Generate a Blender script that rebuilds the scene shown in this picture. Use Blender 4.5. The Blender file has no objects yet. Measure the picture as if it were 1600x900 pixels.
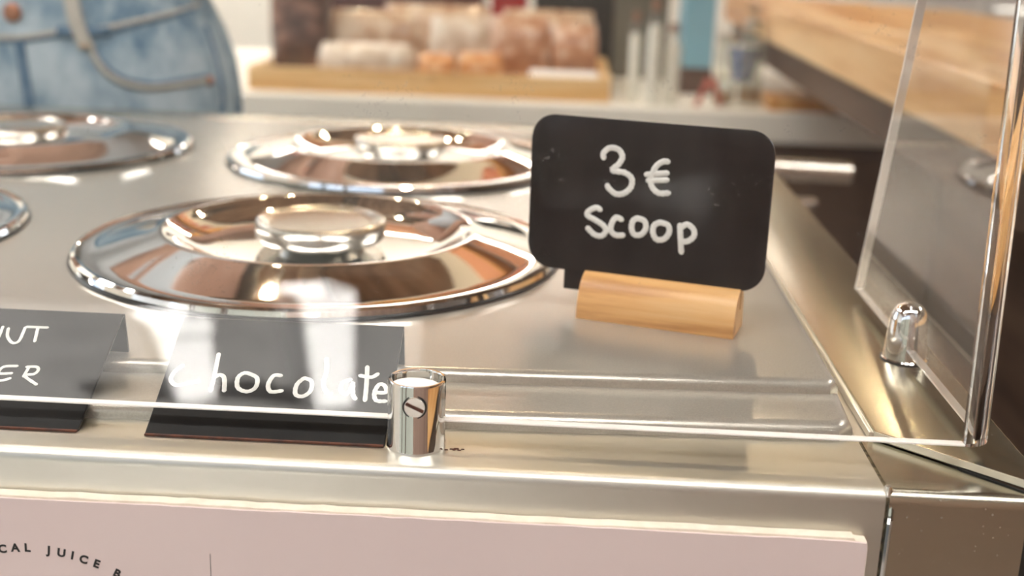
import bpy, bmesh, math, random
from mathutils import Vector, Matrix
C = bpy.context.scene.collection
SC = bpy.context.scene
PI = math.pi
rnd = random.Random(7)

# ------------------------------------------------------------------ camera
cd = bpy.data.cameras.new('camera'); cam = bpy.data.objects.new('camera', cd); C.objects.link(cam)
yaw, pitch, roll = -0.03949, 0.27861, -0.03308
fw = Vector((math.sin(yaw)*math.cos(pitch), math.cos(yaw)*math.cos(pitch), -math.sin(pitch)))
r0 = Vector((math.cos(yaw), -math.sin(yaw), 0)); d0 = fw.cross(r0)
rt = r0*math.cos(roll) + d0*math.sin(roll); dn = -r0*math.sin(roll) + d0*math.cos(roll)
M = Matrix((rt, -dn, -fw)).transposed().to_4x4(); M.translation = Vector((0.11869, -0.58296, 0.15183))
cam.matrix_world = M
cd.sensor_width = 36; cd.lens = 1904.05/1600*36; cd.clip_start = .01; cd.clip_end = 100
cd.dof.use_dof = True; cd.dof.focus_distance = .395; cd.dof.aperture_fstop = 8.6; cd.dof.aperture_blades = 0
SC.camera = cam
# ------------------------------------------------------------------ world, sun, exposure
W = bpy.data.worlds.new('world'); SC.world = W; W.use_nodes = True
wn = W.node_tree; bg = wn.nodes['Background']
sky = wn.nodes.new('ShaderNodeTexSky'); sky.sky_type = 'HOSEK_WILKIE'; sky.turbidity = 4; sky.ground_albedo = .4
sky.sun_direction = Vector((.6, .28, .75)).normalized()
hs = wn.nodes.new('ShaderNodeHueSaturation'); hs.inputs['Saturation'].default_value = .5; wn.links.new(sky.outputs[0], hs.inputs['Color']); wn.links.new(hs.outputs[0], bg.inputs[0]); bg.inputs[1].default_value = 7
sl = bpy.data.lights.new('sun', 'SUN'); sl.energy = 85; sl.angle = .01; sl.color = (1, .96, .9)
so = bpy.data.objects.new('sun', sl); C.objects.link(so)
so.rotation_euler = Vector((.6, .28, .75)).to_track_quat('Z', 'Y').to_euler()
SC.view_settings.view_transform = 'Standard'; SC.view_settings.look = 'None'
SC.view_settings.exposure = .9; SC.view_settings.gamma = 1; SC.view_settings.use_curve_mapping = False
try: SC.cycles.use_denoising = True; SC.cycles.sample_clamp_indirect = 12; SC.cycles.max_bounces = 14; SC.cycles.transparent_max_bounces = 24
except Exception: pass

# ------------------------------------------------------------------ material helpers
def mat(name, col=(.8, .8, .8), rough=.5, metal=0., **kw):
    m = bpy.data.materials.new(name); m.use_nodes = True
    b = m.node_tree.nodes['Principled BSDF']
    b.inputs['Base Color'].default_value = (*col, 1); b.inputs['Roughness'].default_value = rough; b.inputs['Metallic'].default_value = metal
    for k, v in kw.items(): b.inputs[k].default_value = v
    return m
def N(m, t, **kw):
    n = m.node_tree.nodes.new(t)
    for k, v in kw.items():
        if k in n.inputs: n.inputs[k].default_value = v
        else: setattr(n, k, v)
    return n
def L(m, a, b): m.node_tree.links.new(a, b)
def bsdf(m): return m.node_tree.nodes['Principled BSDF']
def ramp(m, fac, stops):
    r = N(m, 'ShaderNodeValToRGB'); e = r.color_ramp.elements
    while len(e) < len(stops): e.new(.5)
    for x, (p, c) in zip(e, stops): x.position = p; x.color = (*c, 1)
    L(m, fac, r.inputs[0]); return r
def coords(m, scale=(1, 1, 1), rot=(0, 0, 0), kind='Object'):
    t = N(m, 'ShaderNodeTexCoord'); p = N(m, 'ShaderNodeMapping'); p.inputs['Scale'].default_value = scale; p.inputs['Rotation'].default_value = rot
    L(m, t.outputs[kind], p.inputs[0]); return p.outputs[0]
def noise(m, vec, scale, detail=4, rough=.5):
    n = N(m, 'ShaderNodeTexNoise'); n.inputs['Scale'].default_value = scale; n.inputs['Detail'].default_value = detail; n.inputs['Roughness'].default_value = rough
    L(m, vec, n.inputs['Vector']); return n.outputs['Fac']
def bump(m, h, strength=.2, dist=.001):
    b = N(m, 'ShaderNodeBump'); b.inputs['Strength'].default_value = strength; b.inputs['Distance'].default_value = dist
    L(m, h, b.inputs['Height']); L(m, b.outputs[0], bsdf(m).inputs['Normal'])
def noisy(name, c1, c2, scale=20, rough=.5, stretch=(1, 1, 1), metal=0, bumpk=0., lo=.35, hi=.65, **kw):
    m = mat(name, c1, rough, metal, **kw)
    f = noise(m, coords(m, stretch), scale, 5)
    L(m, ramp(m, f, [(lo, c1), (hi, c2)]).outputs[0], bsdf(m).inputs['Base Color'])
    if bumpk: bump(m, f, bumpk)
    return m
def steel(name, col, rough, brush=(3, 700, 700), specks=.0, bk=.05):
    m = mat(name, col, rough, 1.)
    f = noise(m, coords(m, brush), 1.0, 3)
    r = N(m, 'ShaderNodeMapRange', **{}); r.inputs['To Min'].default_value = rough*.88; r.inputs['To Max'].default_value = rough*1.15
    L(m, f, r.inputs[0]); L(m, r.outputs[0], bsdf(m).inputs['Roughness']); bump(m, f, bk, .0002)
    if specks:      # small pale crumbs of dust and dried splashes on the sheet
        v = noise(m, coords(m), 900, 2)
        rr = ramp(m, v, [(.68, (0, 0, 0)), (.75, (specks*.5,)*3)])
        mx = N(m, 'ShaderNodeMix', data_type='RGBA'); mx.inputs[6].default_value = (*col, 1); mx.inputs[7].default_value = (.9, .86, .76, 1)
        L(m, rr.outputs[0], mx.inputs[0]); L(m, mx.outputs[2], bsdf(m).inputs['Base Color'])
        iv = N(m, 'ShaderNodeMath', operation='SUBTRACT'); iv.inputs[0].default_value = 1; L(m, rr.outputs[0], iv.inputs[1]); L(m, iv.outputs[0], bsdf(m).inputs['Metallic'])
    return m
def wood(name, c1, c2, c3, along='x', scale=1., rough=.45):
    st = {'x': (5, 75, 75), 'y': (75, 5, 75), 'z': (75, 75, 5)}[along]
    m = mat(name, c1, rough); v = coords(m, tuple(s*scale for s in st))
    f = noise(m, v, 1., 6, .6); g = noise(m, coords(m, tuple(s*scale*.35 for s in st)), 1.3, 3)
    a = N(m, 'ShaderNodeMath', operation='ADD'); L(m, f, a.inputs[0]); L(m, g, a.inputs[1])
    h = N(m, 'ShaderNodeMath', operation='MULTIPLY'); h.inputs[1].default_value = .5; L(m, a.outputs[0], h.inputs[0])
    L(m, ramp(m, h.outputs[0], [(.41, c3), (.485, c1), (.56, c2)]).outputs[0], bsdf(m).inputs['Base Color'])
    return m
def clear(name, ior=1.63, tint=(.985, .985, .98), dust=.03, smear=0.):
    """sheet acrylic: straight see-through with a mirror coat at its outer faces, thin film of dust, wipe marks and painted haze"""
    m = bpy.data.materials.new(name); m.use_nodes = True; t = m.node_tree; t.nodes.clear()
    out = N(m, 'ShaderNodeOutputMaterial'); tr = N(m, 'ShaderNodeBsdfTransparent'); tr.inputs[0].default_value = (*tint, 1)
    gl = N(m, 'ShaderNodeBsdfGlossy'); gl.inputs['Roughness'].default_value = .0; gl.inputs[0].default_value = (1, 1, 1, 1)
    fr = N(m, 'ShaderNodeFresnel'); fr.inputs[0].default_value = ior
    ge = N(m, 'ShaderNodeNewGeometry'); iv = N(m, 'ShaderNodeMath', operation='SUBTRACT'); iv.inputs[0].default_value = 1; L(m, ge.outputs['Backfacing'], iv.inputs[1])
    mu = N(m, 'ShaderNodeMath', operation='MULTIPLY'); L(m, fr.outputs[0], mu.inputs[0]); L(m, iv.outputs[0], mu.inputs[1])
    mx = N(m, 'ShaderNodeMixShader'); L(m, mu.outputs[0], mx.inputs[0]); L(m, tr.outputs[0], mx.inputs[1]); L(m, gl.outputs[0], mx.inputs[2])
    di = N(m, 'ShaderNodeBsdfDiffuse'); di.inputs[0].default_value = (.9, .9, .88, 1)
    sp = noise(m, coords(m), 620, 1); sp2 = noise(m, coords(m), 40, 2)
    ad = N(m, 'ShaderNodeMath', operation='MULTIPLY'); L(m, sp, ad.inputs[0]); L(m, sp2, ad.inputs[1])
    r1 = ramp(m, ad.outputs[0], [(.43, (0, 0, 0)), (.47, (.08, .08, .08))])
    st = noise(m, coords(m, (14, 14, 40), (0, .5, 0)), 1., 8, .7)
    r2 = ramp(m, st, [(.45, (dust*.25,)*3), (.75, (dust,)*3)])
    sm = N(m, 'ShaderNodeMath', operation='ADD'); L(m, r1.outputs[0], sm.inputs[0]); L(m, r2.outputs[0], sm.inputs[1])
    m2 = N(m, 'ShaderNodeMixShader'); L(m, sm.outputs[0], m2.inputs[0]); L(m, mx.outputs[0], m2.inputs[1]); L(m, di.outputs[0], m2.inputs[2])
    L(m, m2.outputs[0], out.inputs[0]); return m
def emit(name, col, s):
    m = bpy.data.materials.new(name); m.use_nodes = True; t = m.node_tree; t.nodes.clear()
    o = N(m, 'ShaderNodeOutputMaterial'); e = N(m, 'ShaderNodeEmission'); e.inputs[0].default_value = (*col, 1); e.inputs[1].default_value = s
    L(m, e.outputs[0], o.inputs[0]); return m

# ------------------------------------------------------------------ mesh helpers
def obj(name, bm, m=None, parent=None, smooth=False, loc=None, kind=None):
    bmesh.ops.recalc_face_normals(bm, faces=bm.faces[:])
    me = bpy.data.meshes.new(name); bm.to_mesh(me); bm.free()
    if m: me.materials.append(m)
    if smooth:
        for p in me.polygons: p.use_smooth = True
        try: me.set_sharp_from_angle(angle=math.radians(38))
        except Exception: pass
    o = bpy.data.objects.new(name, me); C.objects.link(o)
    if parent: o.parent = parent
    if loc: o.location = loc
    if kind: o['kind'] = kind
    return o
def thing(name, label, cat, loc=(0, 0, 0), rz=0, group=None):
    o = bpy.data.objects.new(name, None); C.objects.link(o); o.empty_display_size = .02
    o.location = loc; o.rotation_euler = (0, 0, rz); o['label'] = label; o['category'] = cat
    if group: o['group'] = group
    return o
def tag(o, label, cat, group=None):
    o['label'] = label; o['category'] = cat
    if group: o['group'] = group
    return o
def bx(bm, x0, x1, y0, y1, z0, z1, bev=0., seg=2):
    r = bmesh.ops.create_cube(bm, size=1); vs = r['verts']
    for v in vs: v.co = Vector(((x0+x1)/2+v.co.x*(x1-x0), (y0+y1)/2+v.co.y*(y1-y0), (z0+z1)/2+v.co.z*(z1-z0)))
    if bev:
        es = list({e for v in vs for e in v.link_edges})
        bmesh.ops.bevel(bm, geom=es, offset=bev, segments=seg, affect='EDGES', profile=.5)
    return bm
def box(*a, **k): return bx(bmesh.new(), *a, **k)
def lathe(prof, seg=64, bm=None, at=(0, 0, 0)):
    bm = bm or bmesh.new(); rings = []
    for r, z in prof:
        if r < 1e-7: rings.append([bm.verts.new((at[0], at[1], at[2]+z))])
        else: rings.append([bm.verts.new((at[0]+r*math.cos(2*PI*i/seg), at[1]+r*math.sin(2*PI*i/seg), at[2]+z)) for i in range(seg)])
    for a, b in zip(rings, rings[1:]):
        for i in range(seg):
            j = (i+1) % seg
            if len(a) == 1 and len(b) == 1: continue
            if len(a) == 1: bm.faces.new((a[0], b[i], b[j]))
            elif len(b) == 1: bm.faces.new((a[i], a[j], b[0]))
            else: bm.faces.new((a[i], a[j], b[j], b[i]))
    return bm
def loft(rings, bm=None, caps=True, closed=True):
    bm = bm or bmesh.new(); vs = [[bm.verts.new(p) for p in r] for r in rings]
    for a, b in zip(vs, vs[1:]):
        n = len(a)
        for i in range(n if closed else n-1): bm.faces.new((a[i], a[(i+1) % n], b[(i+1) % n], b[i]))
    if caps: bm.faces.new(vs[0][::-1]); bm.faces.new(vs[-1])
    return bm
def prism(poly, z0, z1, bev=0., seg=3, only_top=False, ax='z'):
    """polygon in (x,y) raised from z0 to z1"""
    bm = bmesh.new(); f = lambda p, z: (p[0], p[1], z) if ax == 'z' else ((p[0], z, p[1]) if ax == 'y' else (z, p[0], p[1]))
    a = [bm.verts.new(f(p, z0)) for p in poly]; b = [bm.verts.new(f(p, z1)) for p in poly]; n = len(poly)
    bm.faces.new(a[::-1]); top = bm.faces.new(b)
    for i in range(n): bm.faces.new((a[i], a[(i+1) % n], b[(i+1) % n], b[i]))
    if bev:
        es = list(top.edges) if only_top else bm.edges[:]
        bmesh.ops.bevel(bm, geom=es, offset=bev, segments=seg, affect='EDGES', profile=.5)
    return bm
def tube(pts, r, bm=None, n=8, closed=False, flat=None):
    bm = bm or bmesh.new(); pts = [Vector(p) for p in pts]; rings = []; m = len(pts)
    for i, p in enumerate(pts):
        t = (pts[min(i+1, m-1)]-pts[max(i-1, 0)]).normalized()
        up = flat or (Vector((0, 0, 1)) if abs(t.z) < .9 else Vector((1, 0, 0)))
        s = t.cross(up).normalized(); u = s.cross(t).normalized(); rr = r[i] if isinstance(r, (list, tuple)) else r
        k = .22 if flat else 1
        rings.append([p+(s*math.cos(2*PI*j/n)+u*math.sin(2*PI*j/n)*k)*rr for j in range(n)])
    return loft(rings, bm)
def smoothline(pts, k=6):
    P = [Vector(p) for p in pts]
    if len(P) < 3: return P
    out = []
    for i in range(len(P)-1):
        a, b, c, d = P[max(i-1, 0)], P[i], P[i+1], P[min(i+2, len(P)-1)]
        for j in range(k):
            t = j/k; out.append(.5*((2*b)+(c-a)*t+(2*a-5*b+4*c-d)*t*t+(3*b-a-3*c+d)*t**3))
    out.append(P[-1]); return out
def rrect(x0, x1, y0, y1, r, n=8):
    out = []
    for cx, cy, a in ((x1-r, y0+r, -PI/2), (x1-r, y1-r, 0), (x0+r, y1-r, PI/2), (x0+r, y0+r, PI)):
        for i in range(n+1): out.append((cx+r*math.cos(a+PI/2*i/n), cy+r*math.sin(a+PI/2*i/n)))
    return out
def dup(root, loc, rz=None, label=None):
    r = root.copy(); C.objects.link(r); r.location = loc
    if rz is not None: r.rotation_euler = (0, 0, rz)
    if label: r['label'] = label
    for ch in list(root.children):
        c = ch.copy(); C.objects.link(c); c.parent = r
        for g in ch.children:
            d = g.copy(); C.objects.link(d); d.parent = c
    return r
def handwriting(strokes, width, frame, parent, m):
    """strokes in mm on a plane (origin, right axis, up axis)"""
    o, ex, ey = frame; nrm = ex.cross(ey).normalized(); bm = bmesh.new()
    for s in strokes:
        P = smoothline([o+ex*(x/1000)+ey*(y/1000)+nrm*.00012 for x, y in s], 5)
        # round stroke ends
        t0 = (P[0]-P[1]).normalized(); t1 = (P[-1]-P[-2]).normalized()
        P = [P[0]+t0*width*.8]+P+[P[-1]+t1*width*.8]
        R = [width*.45]+[width*(1+.10*math.sin(3.1*i)) for i in range(len(P)-2)]+[width*.45]
        tube(P, R, bm, 8, flat=nrm)
    return obj('lettering', bm, m, parent, True)

# ------------------------------------------------------------------ materials
STEEL = steel('brushed_steel', (.56, .53, .43), .25, brush=(60, 900, 900), specks=.7, bk=.015)
STEEL_F = steel('brushed_steel_front', (.60, .58, .52), .42, brush=(30, 1500, 2500), bk=.006)
DECK = noisy('silver_painted_deck', (.50, .47, .42), (.56, .53, .475), 1500, .26, metal=.55, bumpk=.08)
CHROME = mat('chrome', (.88, .87, .85), .045, 1.)
CHROME2 = mat('chrome_bright', (.85, .83, .8), .02, 1.)
SATIN = mat('satin_knob', (.74, .70, .64), .27, 1.)
BLACKP = noisy('black_plastic', (.010, .010, .011), (.016, .016, .016), 60, .33, **{'Specular IOR Level': .3})
BOARD = noisy('blackboard', (.005, .005, .006), (.008, .008, .009), 90, .2, **{'Specular IOR Level': .18})
CHALK = noisy('chalk_white', (.82, .82, .8), (.7, .7, .68), 400, .8)
PINEB = wood('pine', (.76, .42, .16), (.82, .52, .24), (.50, .23, .07), 'x', 1.6, .38)
PINK = noisy('pink_laminate', (.74, .615, .595), (.78, .655, .63), 6, .38)
CORE = noisy('board_core', (.78, .68, .56), (.86, .78, .66), 160, .8, bumpk=.3)
INK = mat('black_ink', (.012, .011, .011), .5)
BEAD = mat('sheet_edge', (.80, .75, .64), .28, .6)  # paler than the steel, paints the bright light along the sheet edges
RUST = noisy('rust', (.12, .04, .02), (.05, .02, .015), 300, .8)
PLUG = mat('white_plug', (.80, .80, .77), .25, 0., **{'Coat Weight': .5})
ACRYL2 = clear('clear_acrylic_hazy', dust=.032)  # extra dust film paints in the reflection haze of the side panel
ACRYL = clear('clear_acrylic', dust=.012)
BEND = mat('bent_acrylic', (1, 1, 1), .0, 0., **{'Transmission Weight': 1., 'IOR': 1.49})
PEDGE = mat('polished_edge', (.92, .88, .85), .15, 0., **{'Transmission Weight': .15, 'IOR': 1.3})

# ------------------------------------------------------------------ room shell
FZ, CZ = -.90, 1.85
FLOOR = noisy('clay_floor', (.34, .29, .25), (.42, .36, .31), 4, .45)
TILE = FLOOR
HEDGE = noisy('hedge_leaves', (.010, .012, .009), (.016, .018, .013), 12, .8, bumpk=.5)
WALL = noisy('cream_plaster', (.84, .82, .76), (.79, .77, .70), 3, .8)
def struct(name, bm, m, parent=None, smooth=False):
    o = obj(name, bm, m, parent, smooth)
    if not parent: o['kind'] = 'structure'
    return o
struct('floor', box(-3, 3, -2.0, 2.6, FZ-.1, FZ), FLOOR)
CEIL = wood('ceiling_wood', (.15, .085, .05), (.20, .12, .075), (.10, .055, .03), 'y', .3, .5)
struct('ceiling', box(-3, 3, -2.0, 2.6, CZ, CZ+.1), CEIL)
BEAM = noisy('dark_beam', (.05, .03, .02), (.07, .045, .03), 8, .6)
for i, bxx in enumerate((-1.35, -.35, .65, 1.65)): struct('trim_%d' % (i+2), box(bxx-.06, bxx+.06, -2.0, 2.5, CZ-.14, CZ), BEAM)  # unseen beams added for dark streaks in the lid reflections
for i, bxx in enumerate((-1.2, -2.1)): struct('trim_%d' % (i+6), box(bxx-.05, bxx+.05, -2.1, -2.0, FZ, 1.5), BEAM)  # unseen posts added for dark stripes in the clamp reflection
bm = bmesh.new(); bx(bm, -3, .72, 2.5, 2.6, FZ, CZ); bx(bm, 2.2, 3, 2.5, 2.6, FZ, CZ); bx(bm, .72, 2.2, 2.5, 2.6, FZ, .0); bx(bm, .72, 2.2, 2.5, 2.6, 1.4, CZ)
struct('wall_back', bm, WALL)
PANEL = wood('brown_wall_panel', (.10, .068, .045), (.13, .09, .06), (.07, .045, .03), 'z', .4, .5)
struct('wall_right', box(3, 3.1, -2.0, 2.6, FZ, CZ), PANEL)
for nm, xx in (('wall_left', -3.1),):
    bm = bmesh.new(); bx(bm, xx, xx+.1, -2.0, .3, FZ, CZ); bx(bm, xx, xx+.1, 1.9, 2.6, FZ, CZ); bx(bm, xx, xx+.1, .3, 1.9, FZ, .0); bx(bm, xx, xx+.1, .3, 1.9, 1.55, CZ)
    struct(nm, bm, WALL)
DARKW = wood('brown_front_wood', (.31, .22, .185), (.36, .255, .215), (.25, .17, .14), 'z', .4, .4)
struct('wall_front', box(-.12, 3, -2.1, -2.0, FZ, CZ), DARKW)  # unseen wall, its solid part shaped to darken the guard reflection
struct('trim_1', box(-3, -.12, -2.1, -2.0, 1.5, CZ), DARKW)
# back window
WHITE = mat('white_paint', (.82, .81, .78), .35)
w1 = struct('window_1', box(.70, 2.22, 2.44, 2.5, -.03, .03, bev=.006), WHITE)
bm = bmesh.new(); bx(bm, .72, .78, 2.47, 2.54, .03, 1.4); bx(bm, 2.14, 2.2, 2.47, 2.54, .03, 1.4); bx(bm, .78, 2.14, 2.47, 2.54, .03, .10); bx(bm, .78, 2.14, 2.47, 2.54, 1.33, 1.4); bx(bm, 1.14, 1.19, 2.47, 2.54, .1, 1.33)
obj('window_frame', bm, WHITE, w1)
obj('shutter', box(.781, 1.139, 2.495, 2.515, .101, 1.329, bev=.004), WHITE, w1); obj('pane', box(1.19, 2.14, 2.50, 2.506, .1, 1.33), ACRYL, w1)
wc = thing('added_wall_cabinet', 'dark brown wall cabinet added over the back window to darken the rim reflection', 'cabinet', (1.45, 2.43, .36))  # unseen cabinet added to darken what the right rim reflects
BROWN0 = wood('dark_wall_cabinet', (.075, .05, .03), (.10, .068, .042), (.05, .033, .02), 'x', .4, .45)
obj('body', box(-.80, .80, -.32, 0, 0, 1.2), BROWN0, wc)
for i in range(3): obj('door', box(-.79+i*.53, -.79+i*.53+.52, -.345, -.322, .01, 1.19, bev=.004), BROWN0, wc)
# street side
PAVE = noisy('street_paving', (.075, .074, .073), (.058, .057, .056), 3, .8)
struct('pavement', box(-14, 14, -16, -2.1, FZ-.12, FZ-.02), PAVE)
GR = noisy('yard_gravel', (.09, .085, .08), (.07, .066, .062), 5, .9)
struct('yard', box(-14, 14, 2.6, 16, FZ-.12, FZ-.02), GR)
hd = thing('hedge', 'tall dark hedge added across the street to block reflections of the sky', 'hedge', (-3, -5.4, FZ-.02)); obj('foliage', box(-9, 6, -.5, .5, 0, 3.2, bev=.2), HEDGE, hd)  # unseen hedge added to keep bright sky and paving out of the reflections
POT = mat('white_pot', (.88, .88, .88), .5)
def pot(x, y, w, h, lean, label):  # unseen white planters added to make bright patches in the guard
    k = thing('planter', label, 'planter', (x, y, FZ-.02), -.65, 'planters added on the pavement')
    r = []
    for z, s in ((0, .72), (.02, .76), (h*.8, .98), (h*.81, 1.06), (h, 1.08), (h, .96), (h*.9, .94)):
        r.append([(lean*z+w*s*px, w*s*py, z) for px, py in rrect(-.5, .5, -.5, .5, .12, 4)])
    obj('pot', loft(r), POT, k, True)
    obj('soil', prism(rrect(lean*h*.88-w*.46, lean*h*.88+w*.46, -w*.46, w*.46, w*.1, 4), h*.84, h*.88), noisy('soil', (.05, .03, .02), (.08, .05, .03), 60, .9), k)
pot(-1.045, -3.62, .19, .27, -.25, 'left white square planter added on the pavement for the guard reflection')
pot(-.61, -3.62, .19, .37, -.12, 'right white square planter added on the pavement for the guard reflection')
# ceiling light panels added to brighten the room; spot bulbs make the lid glints
LP = emit('fill_diffuser', (1, .96, .90), 15)
BULB = emit('warm_bulb', (1, .78, .5), 420)
ALU = mat('lamp_metal', (.7, .7, .7), .4, .8)
lamp0 = thing('ceiling_fill_light', 'long added ceiling light panel over the front of the counter', 'lamp', (-.6, -.8, CZ-.05))
obj('frame', (lambda b: (bx(b, -.62, .62, -.17, -.15, 0, .05), bx(b, -.62, .62, .15, .17, 0, .05), bx(b, -.62, -.6, -.15, .15, 0, .05), bx(b, .6, .62, -.15, .15, 0, .05), b)[-1])(bmesh.new()), ALU, lamp0)
obj('diffuser', box(-.6, .6, -.15, .15, .005, .02), LP, lamp0)
dup(lamp0, (.9, -.8, CZ-.05), None, 'long added ceiling light panel right of the counter')
dup(lamp0, (-1.75, .85, CZ-.05), PI/2, 'long added ceiling light panel along the left wall')
dup(lamp0, (-2.1, 2.0, CZ-.05), PI/2, 'long added ceiling light panel in the rear left corner')
dup(lamp0, (2.3, 1.2, CZ-.05), PI/2, 'long added ceiling light panel on the right before the wall cabinet')
sp0 = thing('spotlight', 'small warm spot bulb left of the ceiling pair over the table front', 'lamp', (-.05, .95, 1.62), 0, 'warm spot bulbs')
obj('stem', lathe([(.0, .23), (.008, .23), (.008, .05), (.025, .045), (.027, .0), (.0, .0)], 16), ALU, sp0, True)
obj('bulb', lathe([(0, .0), (.012, -.002), (.017, -.014), (.012, -.027), (0, -.031)], 16), BULB, sp0, True)
for x, y, lb in ((.12, .95, 'small warm spot bulb right of the ceiling pair over the table front'), (-.7, 1.5, 'small warm spot bulb far left over the rear table'), (-.55, 1.5, 'small warm spot bulb second from the left over the rear table'), (.55, 1.9, 'small warm spot bulb at the ceiling over the worktop end')): dup(sp0, (x, y, 1.62), None, lb)

# ------------------------------------------------------------------ freezer counter
fz = thing('ice_cream_freezer', 'stainless steel scooping freezer counter with raised deck and mitred rim', 'freezer', (0, 0, FZ))
def F(name, bm, m, smooth=True, par=None):
    o = obj(name, bm, m, par or fz, smooth); o.location = (0, 0, -FZ) if par is None else (0, 0, 0); return o
# front rim: flat top, rolled front edge, apron (profile y,z swept along x)
def rimprof(zt, yb):
    p = [(yb, zt)]
    for i in range(9):
        a = PI/2*i/8; p.append((-.252+.0038-.0038*math.sin(a), zt-.0038+.0038*math.cos(a)))
    p += [(-.252, -.55), (-.249, -.55), (-.249, -.006), (yb, -.006)]; return p
F('rim', loft([[(x, y, z) for y, z in rimprof(0, -.16)] for x in (-.62, -.2, .2172)]), STEEL_F)
F('rim', loft([[(x, y, z) for y, z in [(min(-.2133, -.2133-(x-.2235)*1.0) if x > .2235 else -.2133, 0)]+rimprof(0, -.16)[1:-1]+[(min(-.2133, -.2133-(x-.2235)) if x > .2235 else -.2133, -.006)]] for x in (.2183, .2235, .2350, .2480, .2585)]), STEEL)
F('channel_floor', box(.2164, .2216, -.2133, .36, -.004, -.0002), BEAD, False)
F('seam_filler', box(.2160, .2190, -.2508, -.2133, -.55, -.0009), noisy('seam_dirt', (.03, .022, .015), (.25, .2, .12), 500, .8), False)
F('seam_bead', tube([(.2190, -.2500, -.002), (.2190, -.2515, -.006), (.2189, -.2518, -.012), (.2183, -.2518, -.10)], .0010), CHROME)
F('seam_pin', lathe([(0, .0012), (.0010, .0010), (.0014, .0), (.0014, -.002)], 16, None, (.2181, -.2497, 0)), SATIN)
F('mitre_gap', loft([[(.2440, -.2335, z), (.2435, -.2320, z), (.2640, -.2520, z), (.2640, -.2535, z)] for z in (-.004, .0004)]), BLACKP, False)
side = [(.2224, -.2124), (.2652, -.2512), (.2652, .40), (.2224, .40)]
o = F('rim', prism(side, .0004, .0032, .0009, 2, True), STEEL)
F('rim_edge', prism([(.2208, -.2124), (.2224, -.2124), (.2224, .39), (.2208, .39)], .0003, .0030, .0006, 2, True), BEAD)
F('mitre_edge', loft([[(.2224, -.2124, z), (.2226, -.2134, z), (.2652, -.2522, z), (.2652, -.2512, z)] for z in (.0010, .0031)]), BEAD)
F('rim', box(-.62, .2652, .362, .40, -.03, .008, bev=.003), STEEL)
ln = lambda y, x: y+(x-.082)*.045
deck = [(-.62, ln(-.1925, -.62)), (.2132, ln(-.1925, .2132)), (.2166, ln(-.1885, .2166)), (.2190, .36), (-.62, .36)]
F('deck_plate', prism(deck, -.02, .010, .0042, 5, True), DECK)
st = [(-.62, ln(-.2205, -.62)), (.2110, ln(-.2205, .2110)), (.2165, ln(-.2150, .2165)), (.2185, -.17), (-.62, -.20)]
F('deck_step', prism(st, -.005, .0055, .0046, 5, True), DECK)
F('cabinet', box(-.62, .2620, -.248, .39, 0.012, -FZ-.012), noisy('freezer_side', (.02, .018, .016), (.03, .027, .024), 8, .5), False).location = (0, 0, 0)

# lids --------------------------------------------------------------
def lidprof(R):
    p = [(R-.004, .0006), (R-.0006, .0006), (R, .0022), (R-.0007, .0042), (R-.0024, .0050), (R-.0042, .0043), (R-.0056, .0040)]
    p += [(R-.012, .0050), (.0860, .0088), (.0765, .0109), (.0730, .0122), (.0708, .0126), (.0690, .0121), (.0668, .0100), (.0560, .0046), (.0480, .0032), (.0250, .0030), (.0, .0030)]
    return p
lid0 = thing('freezer_lid', 'polished round steel freezer lid nearest the chocolate label', 'lid', (.0078, -.0384, .0097), 0, 'round freezer lids')
obj('cover', lathe(lidprof(.1102), 160), CHROME, lid0, True)
obj('seal', lathe([(.1098, .0003), (.1112, .0003), (.1112, .0012), (.1098, .0012)], 96), BLACKP, lid0, True)
kp = [(.0, .0138), (.0220, .0139), (.0258, .0144), (.0270, .0156), (.0282, .0160), (.0296, .0153), (.0300, .0134), (.0297, .0084), (.0282, .0064), (.0200, .0058), (.018, .003), (0, .003)]
obj('knob', lathe(kp, 96), SATIN, lid0, True)
lid0['label'] = 'large polished round freezer lid in front, left of the price sign'
dup(lid0, (.0118, .2017, .0097), None, 'polished round freezer lid at the back, partly behind the price sign')
dup(lid0, (-.2405, .2017, .0097), None, 'polished round freezer lid at the back, in front of the jeans')
dup(lid0, (-.2505, -.0384, .0097), None, 'round freezer lid cut by the left frame edge, behind the first black label')

# ------------------------------------------------------------------ sneeze guard
sg = thing('sneeze_guard', 'clear acrylic sneeze guard with bent corner standing in metal clamps', 'guard', (0, 0, 0))
ZB, ZT, RB = .0085, .26, .009
XO = .2528; TH = .0035; YF = -.2352; ti = .012      # outer side face, thickness, front face, lean back per metre of height
lean = lambda z: (z-ZB)*.055
bm = bmesh.new()
def sheet(pts):          # pts: 8 corners front(4) back(4)
    b = bmesh.new(); v = [b.verts.new(p) for p in pts]
    for f in ((0, 1, 2, 3), (7, 6, 5, 4), (0, 4, 5, 1), (1, 5, 6, 2), (2, 6, 7, 3), (3, 7, 4, 0)): b.faces.new([v[i] for i in f])
    return b
xL, xR = -.62, XO-RB
E_ = .0007
obj('acrylic_panel', sheet([(xL, YF, ZB+E_), (xR, YF, ZB+E_), (xR, YF+lean(ZT), ZT), (xL, YF+lean(ZT), ZT), (xL, YF+TH, ZB+E_), (xR, YF+TH, ZB+E_), (xR, YF+TH+lean(ZT), ZT), (xL, YF+TH+lean(ZT), ZT)]), ACRYL, sg)
obj('polished_edge', box(xL, xR, YF, YF+TH, ZB, ZB+E_, bev=.0004), PEDGE, sg)
yb0, yb1 = -.060, -.148      # rear edge of the side panel, bottom and top
sy = lambda z: yb0+(yb1-yb0)*(z-ZB)/(ZT-ZB)
ys = YF+RB
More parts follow.
